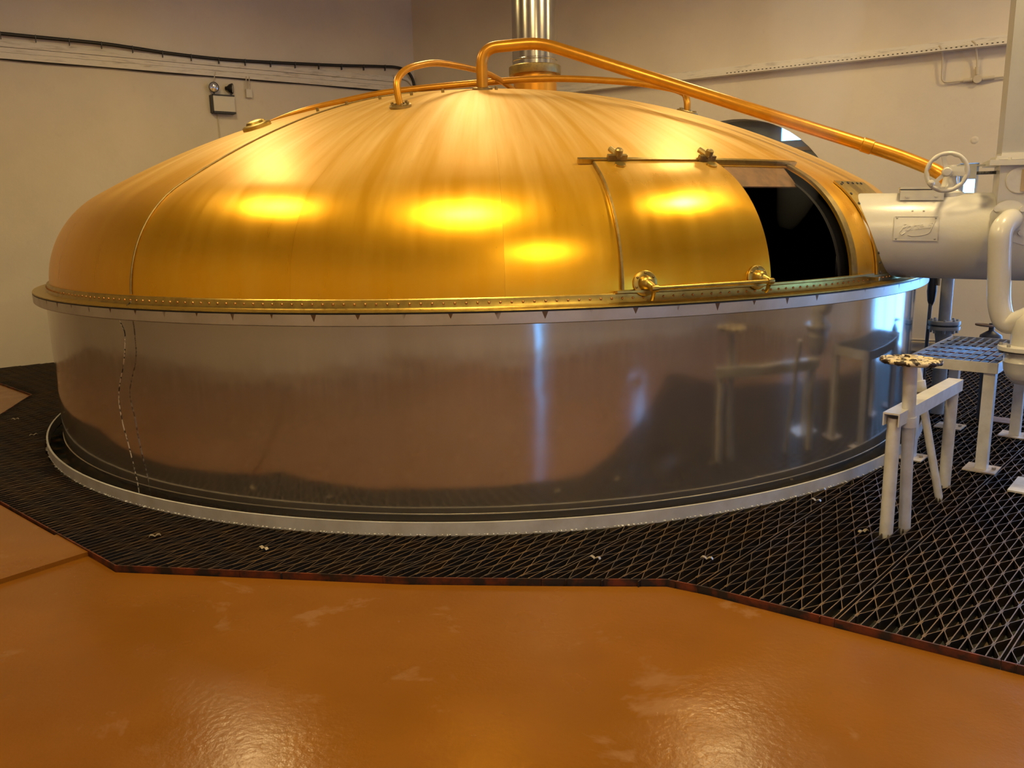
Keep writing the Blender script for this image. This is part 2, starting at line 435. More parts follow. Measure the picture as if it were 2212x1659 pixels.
def win(name, p0, s0, s1, z0, z1, nx, nz, fm='white', depth=-.22, axs=RAX):
    wn = bpy.data.objects.new(name, None); COL.objects.link(wn); wn['kind'] = 'structure'
    mb = MB(); t = .035
    for a, b, c, d in ((s0, s1, z0, z0 + t), (s0, s1, z1 - t, z1), (s0, s0 + t, z0, z1), (s1 - t, s1, z0, z1)):
        mb.box(p0((a + b) / 2, (c + d) / 2, depth), (abs(b - a), .06, d - c), axs)
    obj('window_frame', mb, fm, wn, smooth=0)
    for i in range(1, nx): obj('glazing_bar', MB().box(p0(s0 + (s1 - s0) * i / nx, (z0 + z1) / 2, depth), (.03, .04, z1 - z0), axs), fm, wn, smooth=0)
    for i in range(1, nz): obj('glazing_bar', MB().box(p0((s0 + s1) / 2, z0 + (z1 - z0) * i / nz, depth), (s1 - s0, .04, .03), axs), fm, wn, smooth=0)
    obj('pane', MB().box(p0((s0 + s1) / 2, (z0 + z1) / 2, depth), (s1 - s0, .006, z1 - z0), axs), 'glass', wn, smooth=0)
win('window_2', rw, 7.06, 7.235, 1.62, 2.0, 1, 1)
win('window_3', rw, 8.35, 10.6, FZ, 2.5, 3, 2)
def seg_frame(p, q):
    p, q = V(*p, 0), V(*q, 0); d = (q - p).normalized(); inn = V(-d.y, d.x, 0)
    return (lambda s, z, off=0.: p + d * s + inn * off + V(0, 0, z)), (d, inn, V(0, 0, 1))
f_, a_ = seg_frame(B2, B3); win('window_4', f_, 3.93, 4.15, FZ, 1.7, 1, 3, axs=a_)
f_, a_ = seg_frame(B3, B4); win('window_5', f_, 1.0, 1.4, .8, 2.3, 1, 2, axs=a_)
f_, a_ = seg_frame(B4, R1); win('window_6', f_, 2.6, 4.0, .9, 2.6, 2, 2, axs=a_)
def portal(name, P, inward, sx_, sz_):
    l = bpy.data.lights.new(name, 'AREA'); l.shape = 'RECTANGLE'; l.size = sx_; l.size_y = sz_; l.cycles.is_portal = True
    o = bpy.data.objects.new(name, l); COL.objects.link(o); o.location = P
    z = -Vector(inward).normalized(); y = V(0, 0, 1); x = y.cross(z)
    o.rotation_euler = Matrix((x, y, z)).transposed().to_euler()
portal('window_portal', rw(9.475, 1.24, -.36), RAX[1], 2.25, 2.5)
portal('window_portal', f_(3.3, 1.75, -.36), a_[1], 1.4, 1.7)

# ------------------------------------------------------------------ lamps over the room
def lamp(P, k):
    r = root('pendant_lamp', (P[0], P[1], P[2]), 'enamel pendant lamp hanging from the ceiling above the tank hall', 'lamp', 'pendant lamps under the ceiling')
    x, y, z = P
    obj('lamp_shade', MB().lathe([(.05, .20), (.06, .19), (.20, .06), (.235, .0), (.225, .0), (.19, .055), (.05, .17), (.04, .20)], P, seg=28, closed_prof=True), 'shade', r)
    obj('bulb', MB().lathe([(.001, .02), (.05, .03), (.075, .075), (.05, .13), (.02, .17)], P, seg=16), 'bulb', r)
    obj('rod', MB().cyl((x, y, z + .17), (x, y, CEIL), .012, 8), 'shade', r)
    l = bpy.data.lights.new('lamp_light', 'AREA'); l.shape = 'DISK'; l.size = .44; l.energy = LAMP_W * k; l.color = LAMP_COL
    lo = bpy.data.objects.new('lamp_light', l); COL.objects.link(lo); lo.parent = r; lo.location = (0, 0, -.01)
for x_, y_, z_, k_ in LAMPS: lamp((x_, y_, z_), k_)

# ------------------------------------------------------------------ mash tun
R_T = 3.5; ZA = 1.099; RF = 3.576
Rd, z0d, rk, Rc = 3.4659, 1.1291, .7285, 6.283
ak = Rd - rk; zc = z0d - sqrt((Rc - rk) ** 2 - ak * ak); phi = atan2(z0d - zc, ak)
PROF = [(Rd, 1.10, 1., 0.)]
PROF += [(ak + rk * cos(t), z0d + rk * sin(t), cos(t), sin(t)) for t in [phi * k / 18 for k in range(19)]]
PROF += [(Rc * cos(t), zc + Rc * sin(t), cos(t), sin(t)) for t in [phi + (math.acos(.4 / Rc) - phi) * k / 22 for k in range(1, 23)]]
def prof_at(z):
    if z <= z0d: return (Rd, z, 1., 0.)
    zk = z0d + rk * sin(phi)
    if z < zk:
        t = math.asin((z - z0d) / rk); return (ak + rk * cos(t), z, cos(t), sin(t))
    t = math.asin(min(1, (z - zc) / Rc)); return (Rc * cos(t), z, cos(t), sin(t))
def dz(r): return zc + sqrt(Rc * Rc - r * r)
def dpt(th, z, off=0.):
    r, z_, a, b = prof_at(z); t = radians(th); return V((r + off * a) * cos(t), (r + off * a) * sin(t), z + off * b)
def dnrm(th, z):
    r, z_, a, b = prof_at(z); t = radians(th); return V(a * cos(t), a * sin(t), b)
def shell(rows, th0, th1, off0, off1, nth):
    """a curved sheet with thickness between two meridians; rows = profile samples"""
    mb = MB(); n = len(rows); m_ = nth + 1; vs_ = []
    for off in (off0, off1):
        for (r, z, a, b) in rows:
            for i in range(m_):
                t = radians(th0 + (th1 - th0) * i / nth); o = off(z) if callable(off) else off
                vs_.append(V((r + o * a) * cos(t), (r + o * a) * sin(t), z + o * b))
    N = n * m_; fs = []
    for j in range(n - 1):
        for i in range(nth):
            a = j * m_ + i; fs += [(a, a + 1, a + 1 + m_, a + m_), (N + a, N + a + m_, N + a + 1 + m_, N + a + 1)]
    for i in range(nth):
        fs += [(i, N + i, N + i + 1, i + 1), ((n - 1) * m_ + i, (n - 1) * m_ + i + 1, N + (n - 1) * m_ + i + 1, N + (n - 1) * m_ + i)]
    for j in range(n - 1):
        a = j * m_; b = a + nth
        fs += [(a, a + m_, N + a + m_, N + a), (b, N + b, N + b + m_, b + m_)]
    return mb.add(vs_, fs)
def zrows(za, zb, n): return [prof_at(za + (zb - za) * k / n) for k in range(n + 1)]

tun = root('mash_tun', (0, 0, -.3), 'huge round mash tun with golden copper dome over a stainless steel body', 'mash tun')
# stainless body, with two shallow dents
mb = MB(); NT = 900; zs = [-.30, .0, .05] + [.08 + .024 * k for k in range(41)]
vs_ = []
for z in zs:
    for i in range(NT):
        t = 2 * pi * i / NT; R = R_T
        P = V(R * cos(t), R * sin(t), z)
        for dc, rad, dep in (((.727, -3.424, .728), .035, .0016), ((.882, -3.387, .299), .085, .0065), ((.97, -3.363, .25), .06, -.004)):
            q = (P - V(*dc)).length
            if q < rad * 2.5: R -= dep * math.exp(-(q / rad) ** 2 * 2)
        vs_.append(V(R * cos(t), R * sin(t), z))
mb.add(vs_, [(j * NT + i, j * NT + (i + 1) % NT, (j + 1) * NT + (i + 1) % NT, (j + 1) * NT + i) for j in range(len(zs) - 1) for i in range(NT)])
obj('tank_body', mb, 'steel', tun, 60)
obj('skirt_bead', MB().lathe([(3.499, .062), (3.5035, .064), (3.5035, .069), (3.499, .071)], seg=240, closed_prof=True), 'band', tun, 60)
obj('rim_band', MB().lathe([(3.49, 1.041), (RF - .004, 1.041), (RF, 1.045), (RF, ZA), (3.42, ZA), (3.42, 1.06)], seg=240, closed_prof=True), 'band', tun, 40, label='dull stainless band with rust runs')
obj('gasket', MB().lathe([(3.44, ZA), (RF - .004, ZA), (RF - .004, ZA + .005), (3.44, ZA + .005)], seg=240, closed_prof=True), 'black', tun, 40)
# brass angle ring carrying the dome
z1 = ZA + .005
ring = obj('brass_ring', MB().lathe([(3.45, z1), (RF - .006, z1), (RF, z1 + .004), (RF - .002, z1 + .010), (3.492, z1 + .012), (3.485, z1 + .02), (3.483, z1 + .055), (3.478, z1 + .060), (3.45, z1 + .060)], seg=300, closed_prof=True), 'brass', tun, 40, label='riveted brass angle ring')
rv = None; k = 0
th = -170.0
while th < -10:
    if rv is None:
        rv = obj('rivet', MB().dome((0, 0, 0), (0, 0, 1), .0068, .0065, 8), 'rivet', ring, 60, keep=True); o = rv
    else: o = rv.copy(); COL.objects.link(o)
    o.parent = ring; t = radians(th); place(o, ring, V(3.4835 * cos(t), 3.4835 * sin(t), z1 + .035), V(cos(t), sin(t), 0))
    th += .91
# copper sheets, one per gore
SEAM0 = -124.6
for k in range(20):
    a, b = SEAM0 + 18 * k, SEAM0 + 18 * (k + 1)
    rows = PROF
    if k == 3: rows = [prof_at(1.806)] + [p for p in PROF if p[1] > 1.81]
    if k == 3: obj('hatch_sill', shell(zrows(1.10, 1.172, 4), a + .012, b - .012, -.03, .0, 12), 'brassd', tun, 50)
    lift = .0
    obj('copper_sheet', shell(rows, a + .004, b - .004, -.010, lift, 12), 'copper', tun, 50)
obj('crown_plate', MB().lathe([(.41, dz(.41) - .012), (.41, dz(.41) + .012), (.2, dz(.2) + .012), (.001, dz(0.) + .012), (.001, dz(0.) - .012)], seg=48), 'copper', tun, 50)
obj('seam_bead', MB().tube([dpt(SEAM0 - .10, z, .004) for z in [1.17 + .018 * i for i in range(26)]] + [dpt(SEAM0 - .10, z, .004) for z in [1.66 + (2.55 - 1.66) * (i / 30) ** .9 for i in range(31)]], .0055, 6), 'brassd', tun)
# bolts near the crown, seen against the wall
bolt = None
for i, (px, py) in enumerate([(-.95, -1.42), (-.72, -1.40), (-.50, -1.38), (-.28, -1.36), (.10, -1.26), (-1.15, -1.45)]):
    r = hypot(px, py); P = V(px, py, dz(r) - .004); N = dnrm(math.degrees(atan2(py, px)), dz(r))
    if bolt is None: bolt = obj('crown_bolt', MB().cyl((0, 0, 0), (0, 0, .028), .011, 6), 'brassd', tun, 30, keep=True); place(bolt, tun, P, N); bolt.parent = tun
    else: copy_at(bolt, tun, P, N)
# low brass cap on the far shoulder
P = V(-1.56, -1.52, dz(hypot(1.56, 1.52))); N = dnrm(-135.7, P.z)
obj('sight_cap', MB().lathe([(.10, -.02), (.10, .02), (.085, .028), (.07, .03), (.06, .045), (.03, .052), (.001, .052)], P, N, 28), 'brass', tun)
# inside
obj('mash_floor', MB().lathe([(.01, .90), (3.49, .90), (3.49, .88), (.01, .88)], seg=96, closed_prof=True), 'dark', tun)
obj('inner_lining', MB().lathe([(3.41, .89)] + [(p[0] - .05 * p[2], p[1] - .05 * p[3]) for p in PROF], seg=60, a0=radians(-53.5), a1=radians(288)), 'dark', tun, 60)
# hatch: rail, guide, frame, flap and sliding door
obj('hatch_rail', shell(zrows(1.811, 1.822, 1), -80.5, -50.8, .004, .030, 60), 'brass', tun, 40, label='brass top rail of the hatch')
mbs = MB()
rb = obj('rail_rivet', MB().dome((0, 0, 0), (0, 0, 1), .008, .006, 8), 'brassd', tun, 50, keep=True); rb.parent = tun
for i in range(8):
    P = dpt(-79.5 + 3.6 * i, 1.842, .001)
    (place(rb, tun, P, dnrm(-79.5, 1.842)) if i == 0 else copy_at(rb, tun, P, dnrm(-79.5 + 3.6 * i, 1.842)))
obj('hatch_frame', shell(zrows(1.14, 1.81, 26), -52.75, -51.75, .002, .014, 2), 'brassd', tun, 40, label='brass strip along the hatch edge')
def gz(th): return 1.160
g = MB()
g.add(*(lambda m: (m.v, m.f))(shell(zrows(1.164, 1.174, 1), -79.6, -49.6, .004, .050, 60)))
guide = obj('hatch_guide', g, 'brass', tun, 40, label='brass bottom guide of the hatch')
obj('guide_bracket', MB().box(dpt(-49.4, 1.142, .045), (.012, .02, .06), basis(dnrm(-49.4, 1.14))), 'brassd', guide)
obj('hanging_flap', shell(zrows(1.735, 1.806, 8), -63.2, -53.2, lambda z: -.02 - (1.8 - z) * .7, lambda z: -.012 - (1.8 - z) * .7, 16), 'fibre', tun, 40, label='brown flap hanging inside the hatch')
door = obj('hatch_door', shell(zrows(1.178, 1.808, 34), -78.87, -64.5, .012, .021, 22), 'dcopper', tun, 40, label='polished copper sliding hatch door')
obj('door_edge', shell(zrows(1.178, 1.806, 30), -79.02, -78.85, .004, .022, 1), 'brassd', door, 40)
for th_ in (-76.41, -65.7):
    P = dpt(th_, 1.815, .05); N = dnrm(th_, 1.815); X = V(-sin(radians(th_)), cos(radians(th_)), 0); Y = N.cross(X)
    rl = obj('hatch_roller', MB().tube([P - Y * .02 + N * .0 + X * .005, P + Y * .055 - X * .022 + N * .01], .016, 10).box(P - Y * .005 - N * .012, (.11, .022, .03), (X, Y, N)).lathe([(.001, -.015), (.022, -.015), (.022, .02), (.014, .027), (.001, .028)], P - Y * .006 + N * .012 + X * .004, N, 14), 'brassd', door)
    obj('clamp_plate', MB().lathe([(.03, 0), (.03, .008), (.001, .008)], dpt(th_, 1.785, .022), dnrm(th_, 1.785), 12), 'brass', rl)
hb = obj('handle_bar', MB().cyl(dpt(-76.75, 1.180, .095), dpt(-65.75, 1.184, .095), .0115, 12), 'brass', door, label='polished brass handle bar')
for th_ in (-77.05, -66.1):
    P = dpt(th_, 1.205, .021); N = dnrm(th_, 1.205)
    bs_ = obj('handle_boss', MB().lathe([(.064, 0), (.064, .007), (.060, .010), (.040, .012), (.036, .03), (.030, .046), (.018, .055), (.001, .056)], P, N, 26), 'brass', door)
    X = V(-sin(radians(th_)), cos(radians(th_)), 0); Y = N.cross(X)
    if Y.z < 0: Y = -Y
    for q in range(5):
        a = radians(90 + (q - 2) * 55); obj('boss_bolt', MB().dome(P + X * (.052 * cos(a)) + Y * (.052 * sin(a)) + N * .009, N, .0075, .009, 8), 'brassd', bs_)
    H = dpt(th_ + (.3 if th_ < -70 else .35), 1.180 if th_ < -70 else 1.184, .095)
    obj('handle_arm', MB().tube([P + N * .04 - Y * .002, H], .017, 12, rr=[.021, .017]).lathe([(.001, -.02), (.017, -.018), (.019, 0), (.017, .018), (.001, .02)], H, X, 14).tube([H, H - V(0, 0, .045) - N * .02, H - V(0, 0, .052) - N * .03], .009, 8, rr=[.012, .010, .011]), 'brass', door)
# plate where the mixer joins the dome
mp = obj('mixer_plate', shell(zrows(1.13, 1.715, 24), -47.5, -37.6, .003, .013, 12), 'brass', tun, 40, label='brass joint plate with bolts')
mbolt = obj('plate_bolt', MB().cyl((0, 0, 0), (0, 0, .006), .009, 8), 'darkp', mp, 30, keep=True); mbolt.parent = mp
first = True
for th_, z_ in [(-46.8, 1.17 + .058 * i) for i in range(10)] + [(-46.0 + 1.5 * i, 1.702) for i in range(5)]:
    P = dpt(th_, z_, .012); N = dnrm(th_, z_)
    if first: place(mbolt, mp, P, N); first = False
    else: copy_at(mbolt, mp, P, N)

# curb round the opening in the floor
cb = root('curb_ring', (0, 0, 0), 'white painted steel curb ring standing round the foot of the tank', 'curb')
obj('curb_plate', MB().lathe([(3.600, -.006), (3.612, -.006), (3.612, .064), (3.600, .064)], seg=240, closed_prof=True), 'curb', cb, 40)
mb = MB()
for i in range(420):
    t = radians(-178 + 176 * i / 420 + random.uniform(-.2, .2)); wd = random.uniform(.002, .008); dp = random.choice((.003, .004, .006, .010, .018)) * random.uniform(.5, 1)
    e = V(cos(t), sin(t), 0); q = V(-sin(t), cos(t), 0)
    a = e * 3.611 + V(0, 0, .005); mb.add([a - q * wd, a + q * wd, e * (3.612 + dp) + V(0, 0, .002) + q * wd * .5, e * (3.612 + dp) + V(0, 0, .002) - q * wd * .5, a - q * wd - V(0, 0, .008), a + q * wd - V(0, 0, .008)], [(0, 1, 2, 3), (0, 3, 4), (1, 5, 2), (4, 3, 2, 5)])
o = obj('paint_drips', mb, 'curb', cb, 0); o['kind'] = 'stuff'

# wire hanging down the tank side
pts = [(-1.937, -2.939, 1.14), (-1.985, -2.925, 1.10), (-2.03, -2.90, 1.035), (-2.012, -2.90, .954), (-2.04, -2.89, .80), (-2.117, -2.83, .605), (-2.11, -2.842, .45), (-2.085, -2.853, .309), (-2.052, -2.877, .121), (-2.045, -2.882, .03), (-2.05, -2.885, -.1)]
tag(obj('hanging_wire', MB().tube(smoothpath(pts, 6), .0032, 6), 'wire'), 'thin tarnished wire hanging down the stainless tank side', 'wire')

# ------------------------------------------------------------------ vent stack and pipes on the dome
SX, SY = .465, .1
vsr = root('vent_stack', (SX, SY, dz(hypot(SX, SY))), 'stainless vent stack on a copper stub rising from the dome top', 'vent stack')
obj('stub', MB().cyl((SX, SY, 2.52), (SX, SY, 2.79), .19, 40), 'cstub', vsr)
obj('flange', MB().lathe([(.19, 2.765), (.225, 2.765), (.228, 2.77), (.228, 2.832), (.222, 2.838), (.2, 2.838)], (SX, SY, 0), seg=48), 'brassd', vsr)
obj('flue', MB().lathe([(.195, 2.82), (.195, 2.875), (.199, 2.88), (.199, 2.888), (.195, 2.893), (.195, CEIL)], (SX, SY, 0), seg=48), 'stack', vsr)

def pipe_thing(name, loc, label):
    return root(name, loc, label, 'pipe')
p = pipe_thing('feed_pipe', (0, -1.2, 2.46), 'thick orange lacquered pipe sloping from the dome top down to the grey mixer')
DXA, DH = V(.913, -.407, -.024), V(-.407, -.914, 0)
PA = V(2.542, -2.343, 1.384); DR = .2575
path = fillet([(0, -1.2, 2.42), (0, -1.2, 2.745), (.42, -1.23, 2.772), (2.62, -2.20, 1.872), (2.80, -2.30, 1.775), (2.845, -2.375, 1.72), (2.85, -2.40, 1.60)], .12, 8)
obj('pipe', MB().tube(path, .041, 20), 'opipe', p, 60)
d_ = (V(2.62, -2.20, 1.872) - V(.42, -1.23, 2.772)).normalized(); J = V(.42, -1.23, 2.772) + d_ * 2.38
obj('coupling', MB().tube([J - d_ * .055, J - d_ * .05, J + d_ * .012, J + d_ * .016], .04, 20, rr=[.041, .0455, .0465, .041]), 'opipe', p, 40)
obj('collar', MB().lathe([(.075, -.01), (.075, .012), (.044, .018)], (0, -1.2, dz(1.2)), dnrm(-90, dz(1.2)), 24), 'brassd', p)
p = pipe_thing('wash_pipe', (-.53, -1.92, dz(1.992)), 'thin orange pipe with a bolted foot bending back over the dome')
obj('pipe', MB().tube(smoothpath([(-.53, -1.92, 2.25), (-.545, -1.92, 2.34), (-.545, -1.90, 2.42), (-.505, -1.83, 2.49), (-.43, -1.70, 2.545), (-.292, -1.4, 2.612), (-.038, -.95, 2.640), (.104, -.7, 2.625), (.24, -.45, 2.575), (.30, -.35, 2.50)], 8), .0225, 14), 'opipe', p, 60)
ft = obj('pipe_foot', MB().lathe([(.072, -.012), (.072, .014), (.066, .018), (.03, .022)], (-.53, -1.92, dz(1.992)), dnrm(-105.4, dz(1.992)), 24), 'brassd', p)
N = dnrm(-105.4, dz(1.992)); X, Y, _ = basis(N)
for k in range(6):
    a = k * pi / 3; P = V(-.53, -1.92, dz(1.992)) + N * .016 + X * .054 * cos(a) + Y * .054 * sin(a); obj('bolt', MB().cyl(P, P + N * .016, .010, 6), 'brassd', ft)
p = pipe_thing('arched_pipe', (1.60, -.80, dz(hypot(1.60, .80))), 'orange pipe arching low over the dome behind the thin bent pipe')
obj('pipe', MB().tube(smoothpath([(-1.95, -.5, 2.24), (-1.487, -.6, 2.396), (-1.04, -.6, 2.494), (-.67, -.6, 2.551), (.031, -.6, 2.606), (.586, -.6, 2.625), (1.143, -.62, 2.588), (1.46, -.66, 2.535), (1.58, -.74, 2.48), (1.60, -.79, 2.41), (1.60, -.80, 2.32)], 8), .026, 14), 'opipe', p, 60)
rr_ = hypot(1.60, .80); th_ = math.degrees(atan2(-.80, 1.60))
ft = obj('pipe_foot', MB().lathe([(.085, -.012), (.085, .012), (.078, .016), (.03, .020)], (1.60, -.80, dz(rr_)), dnrm(th_, dz(rr_)), 24), 'brassd', p)
N = dnrm(th_, dz(rr_)); X, Y, _ = basis(N)
for k in range(6):
    a = k * pi / 3; P = V(1.60, -.80, dz(rr_)) + N * .014 + X * .062 * cos(a) + Y * .062 * sin(a); obj('bolt', MB().cyl(P, P + N * .016, .010, 6), 'brassd', ft)

# ------------------------------------------------------------------ mixer drum beside the dome
DZ = V(0, 0, 1); DAX = (DXA, DH, DZ)
def dm(s, h, z): q = PA + DXA * s + DH * h; return V(q.x, q.y, z)          # along the drum, towards the room, height
def dsf(s, ang, off=0.):
    a = radians(ang); return PA + DXA * s + DH * ((DR + off) * cos(a)) + DZ * ((DR + off) * sin(a))
def dsn(ang): a = radians(ang); return DH * cos(a) + DZ * sin(a)
mx = root('mash_mixer', dm(.3, 0, 1.12), 'cream painted horizontal mixer drum joined to the side of the copper dome', 'mixer')
obj('drum', MB().lathe([(.001, -.32), (DR, -.32), (DR, 1.25), (DR - .02, 1.27), (.001, 1.27)], PA, DXA, 72), 'cream', mx, 50)
def dpatch(s0, s1, a0, a1, o0, o1, n=10):
    mb = MB(); vs_ = []
    for o in (o0, o1):
        for k in range(n + 1):
            a = a0 + (a1 - a0) * k / n; vs_ += [dsf(s0, a, o), dsf(s1, a, o)]
    N_ = 2 * (n + 1); fs = []
    for k in range(n):
        b = 2 * k; fs += [(b, b + 1, b + 3, b + 2), (N_ + b, N_ + b + 2, N_ + b + 3, N_ + b + 1), (b, b + 2, N_ + b + 2, N_ + b), (b + 1, N_ + b + 1, N_ + b + 3, b + 3)]
    fs += [(0, N_, N_ + 1, 1), (2 * n, 2 * n + 1, N_ + 2 * n + 1, N_ + 2 * n)]
    return mb.add(vs_, fs)
npl = obj('nameplate', dpatch(-.012, .224, -5.0, 26.6, .001, .006), 'cream', mx, 40, label='cream nameplate with raised script lettering')
mb = MB()
for (s0, s1, a0, a1) in ((-.012, .224, 25.9, 26.6), (-.012, .224, -5, -4.3), (-.012, -.008, -5, 26.6), (.220, .224, -5, 26.6)):
    q = dpatch(s0, s1, a0, a1, .006, .009, 6); mb.add(q.v, q.f)
obj('nameplate_border', mb, 'cream', npl, 0)
for s_, a_ in ((.003, 24.2), (.209, 24.2), (.003, -2.6), (.209, -2.6)):
    obj('screw', MB().dome(dsf(s_, a_, .006), dsn(a_), .006, .004, 8), 'greyp', npl)
def text_part(txt, size, s0, ang0, name, shear, parent, space=1.0, slope=0.):
    c = bpy.data.curves.new(name, 'FONT'); c.body = txt; c.size = size; c.shear = shear; c.extrude = .0012; c.offset = .0004; c.space_character = space
    t = bpy.data.objects.new(name, c); COL.objects.link(t)
    dg = bpy.context.evaluated_depsgraph_get(); me = t.evaluated_get(dg).to_mesh()
    mb = MB(); vs_ = []
    for v in me.vertices:
        s = s0 + v.co.x; a = ang0 + math.degrees((v.co.y + v.co.x * slope) / DR); vs_.append(dsf(s, a, .0075 + v.co.z))
    mb.add(vs_, [tuple(p_.vertices) for p_ in me.polygons])
    t.evaluated_get(dg).to_mesh_clear(); bpy.data.objects.remove(t); bpy.data.curves.remove(c)
    return obj(name, mb, 'cream', parent, 0)
text_part('Porteus', .062, .018, 6.5, 'lettering', .42, npl, .88, .14)
obj('flourish', MB().tube(smoothpath([dsf(.022, 5, .008), dsf(.032, 2.5, .008), dsf(.05, 5.5, .008)], 5), .0022, 6).tube(smoothpath([dsf(.065, 2.3, .008), dsf(.09, .8, .008), (dsf(.14, 2.0, .008)), dsf(.175, 5, .008), dsf(.19, 11, .008), dsf(.205, 20, .008)], 5), .0022, 6), 'cream', npl, 40)
for s_, a_ in ((.085, 35.5), (.145, 35.5)): obj('stud', MB().dome(dsf(s_, a_), dsn(a_), .006, .006, 8), 'cream', mx)
# cover on top
cv = obj('cover', MB().box(dm(.132, .155, 1.622), (.235, .014, .058), DAX).box(dm(.132, .075, 1.648), (.235, .16, .010), DAX).box(dm(.132, .075, 1.664), (.240, .175, .012), DAX), 'cream', mx, 30)
for s_ in (.05, .205): obj('bolt', MB().cyl(dm(s_, .162, 1.618), dm(s_, .172, 1.618), .009, 8), 'cream', cv)
obj('cover_seal', MB().box(dm(.132, .075, 1.656), (.232, .163, .006), DAX), 'black', cv)
# hand wheel on its pedestal
ped = obj('pedestal', MB().lathe([(.085, -.03), (.085, .008), (.06, .022), (.045, .05), (.038, .09), (.038, .17), (.001, .17)], dm(.285, .03, 1.625), DZ, 28).box(dm(.325, .03, 1.757), (.10, .12, .055), DAX), 'cream', mx)
hw = obj('handwheel', MB().torus(dm(.238, .33, 1.744), DH, .103, .0125, 64, 12, 12, .22), 'cream', mx, 60, label='cream handwheel with three spokes and a knob')
hc = dm(.238, .33, 1.744)
obj('hub', MB().lathe([(.001, -.03), (.026, -.03), (.026, .02), (.020, .026), (.001, .027)], hc, DH, 20), 'cream', hw)
for ang in (105, -8, 225):
    a = radians(ang); e = DXA * cos(a) + DZ * sin(a); f2 = DH.cross(e)
    obj('spoke', MB().box(hc + e * .06, (.095, .022, .012), (e, f2, DH)), 'cream', hw)
a = radians(218); kp = hc + (DXA * cos(a) + DZ * sin(a)) * .100
obj('knob', MB().lathe([(.008, 0), (.009, .018), (.016, .028), (.019, .042), (.015, .056), (.001, .062)], kp, DH, 16), 'cream', hw)
obj('spindle', MB().cyl(hc, dm(.30, .0, 1.744), .013, 10), 'cream', hw)
obj('clamp_block', MB().box(dm(.392, .06, 1.752), (.05, .05, .085), DAX), 'greyp', mx, 20)
obj('threaded_rod', MB().tube([dm(.40 + .004 * i, .06, 1.742) for i in range(32)], .01, 8, rr=[.0105 if i % 2 else .0085 for i in range(32)]), 'darkp', mx, 0)
obj('stay_bar', MB().box(dm(.40, .06, 1.787), (.16, .03, .010), DAX), 'greyp', mx, 0)
# chute above the drum
ch = root('grist_chute', dm(.74, 0, 1.56), 'grey white square chute standing on the mixer drum and rising to the ceiling', 'chute')
obj('chute_body', MB().box(dm(.72, .09, 1.68), (.40, .22, .32), DAX), 'cream', ch, 20)
obj('chute_flange', MB().box(dm(.70, .09, 1.785), (.48, .30, .030), DAX).box(dm(.715, .09, 1.812), (.44, .26, .02), DAX), 'cream', ch, 20)
obj('chute_duct', MB().box(dm(.725, .09, (1.82 + CEIL) / 2), (.405, .20, CEIL - 1.82), DAX), 'ductshade', ch, 20)
for s_ in (.50, .56, .66, .76): obj('flange_bolt', MB().cyl(dm(s_, .22, 1.80), dm(s_, .22, 1.815), .009, 6), 'cream', ch)
sg = obj('sight_port', MB().lathe([(.001, 0), (.074, 0), (.074, .01), (.070, .014), (.001, .014)], dm(.625, .2, 1.69), DH, 36), 'creamw', ch, 40, label='round sight port')
obj('sight_glass', MB().box(dm(.637, .217, 1.688), (.022, .006, .12), DAX), 'sight', sg)
# bent drain pipe
dp = root('drain_pipe', dm(.54, .42, .88), 'thick cream painted pipe bending from the drum down to the strainer', 'pipe')
obj('pipe', MB().tube(fillet([dm(.60, .20, 1.47), dm(.575, .33, 1.475), dm(.518, .42, 1.42), dm(.530, .42, 1.20), dm(.545, .42, 1.0), dm(.585, .43, .885), dm(.70, .50, .955), dm(.82, .54, 1.05), dm(.96, .40, 1.16), dm(1.0, .10, 1.20)], .09, 8), .0585, 28), 'cream', dp, 60)
pl = MB(); poly = [(.575 + .095 * cos(radians(a)), 1.475 + .105 * sin(radians(a))) for a in range(20, 165, 8)] + [(.485, 1.45), (.49, 1.40), (.56, 1.36), (.66, 1.33), (.70, 1.36), (.69, 1.43)]
tri = tessellate_polygon([[V(a, b, 0) for a, b in poly]]); n = len(poly)
pl.add([dm(a, .245, b) for a, b in poly] + [dm(a, .262, b) for a, b in poly], [tuple(t) for t in tri] + [tuple(i + n for i in t) for t in tri] + [(i, (i + 1) % n, (i + 1) % n + n, i + n) for i in range(n)])
fp = obj('flange_plate', pl, 'cream', dp, 20)
for s_, z_ in ((.512, 1.532), (.639, 1.529), (.642, 1.398)): obj('bolt', MB().cyl(dm(s_, .26, z_), dm(s_, .278, z_), .016, 10), 'cream', fp)
# strainer under the drain pipe
sc_ = V(2.983, -3.072, 0)
st = root('strainer_pot', (sc_.x, sc_.y, .56), 'pale grey round strainer pot hanging under the bent drain pipe', 'strainer')
obj('neck', MB().lathe([(.092, .78), (.092, .87), (.085, .93), (.06, .98), (.001, .99)], sc_, seg=36), 'cream', st, 60)
obj('pot_flange', MB().lathe([(.09, .79), (.15, .785), (.152, .765), (.150, .762), (.09, .762)], sc_, seg=40), 'cream', st)
obj('flange_gasket', MB().lathe([(.10, .762), (.146, .762), (.146, .756), (.10, .756)], sc_, seg=40, closed_prof=True), 'black', st)
obj('bowl', MB().lathe([(.118, .756), (.118, .70), (.121, .698), (.118, .694), (.112, .65), (.095, .61), (.06, .575), (.001, .565)], sc_, seg=36), 'cream', st, 60)
for k in range(8):
    a = k * pi / 4 + .2; P = sc_ + V(.135 * cos(a), .135 * sin(a), 0); obj('bolt', MB().cyl(P + V(0, 0, .745), P + V(0, 0, .80), .009, 6), 'greyp', st)

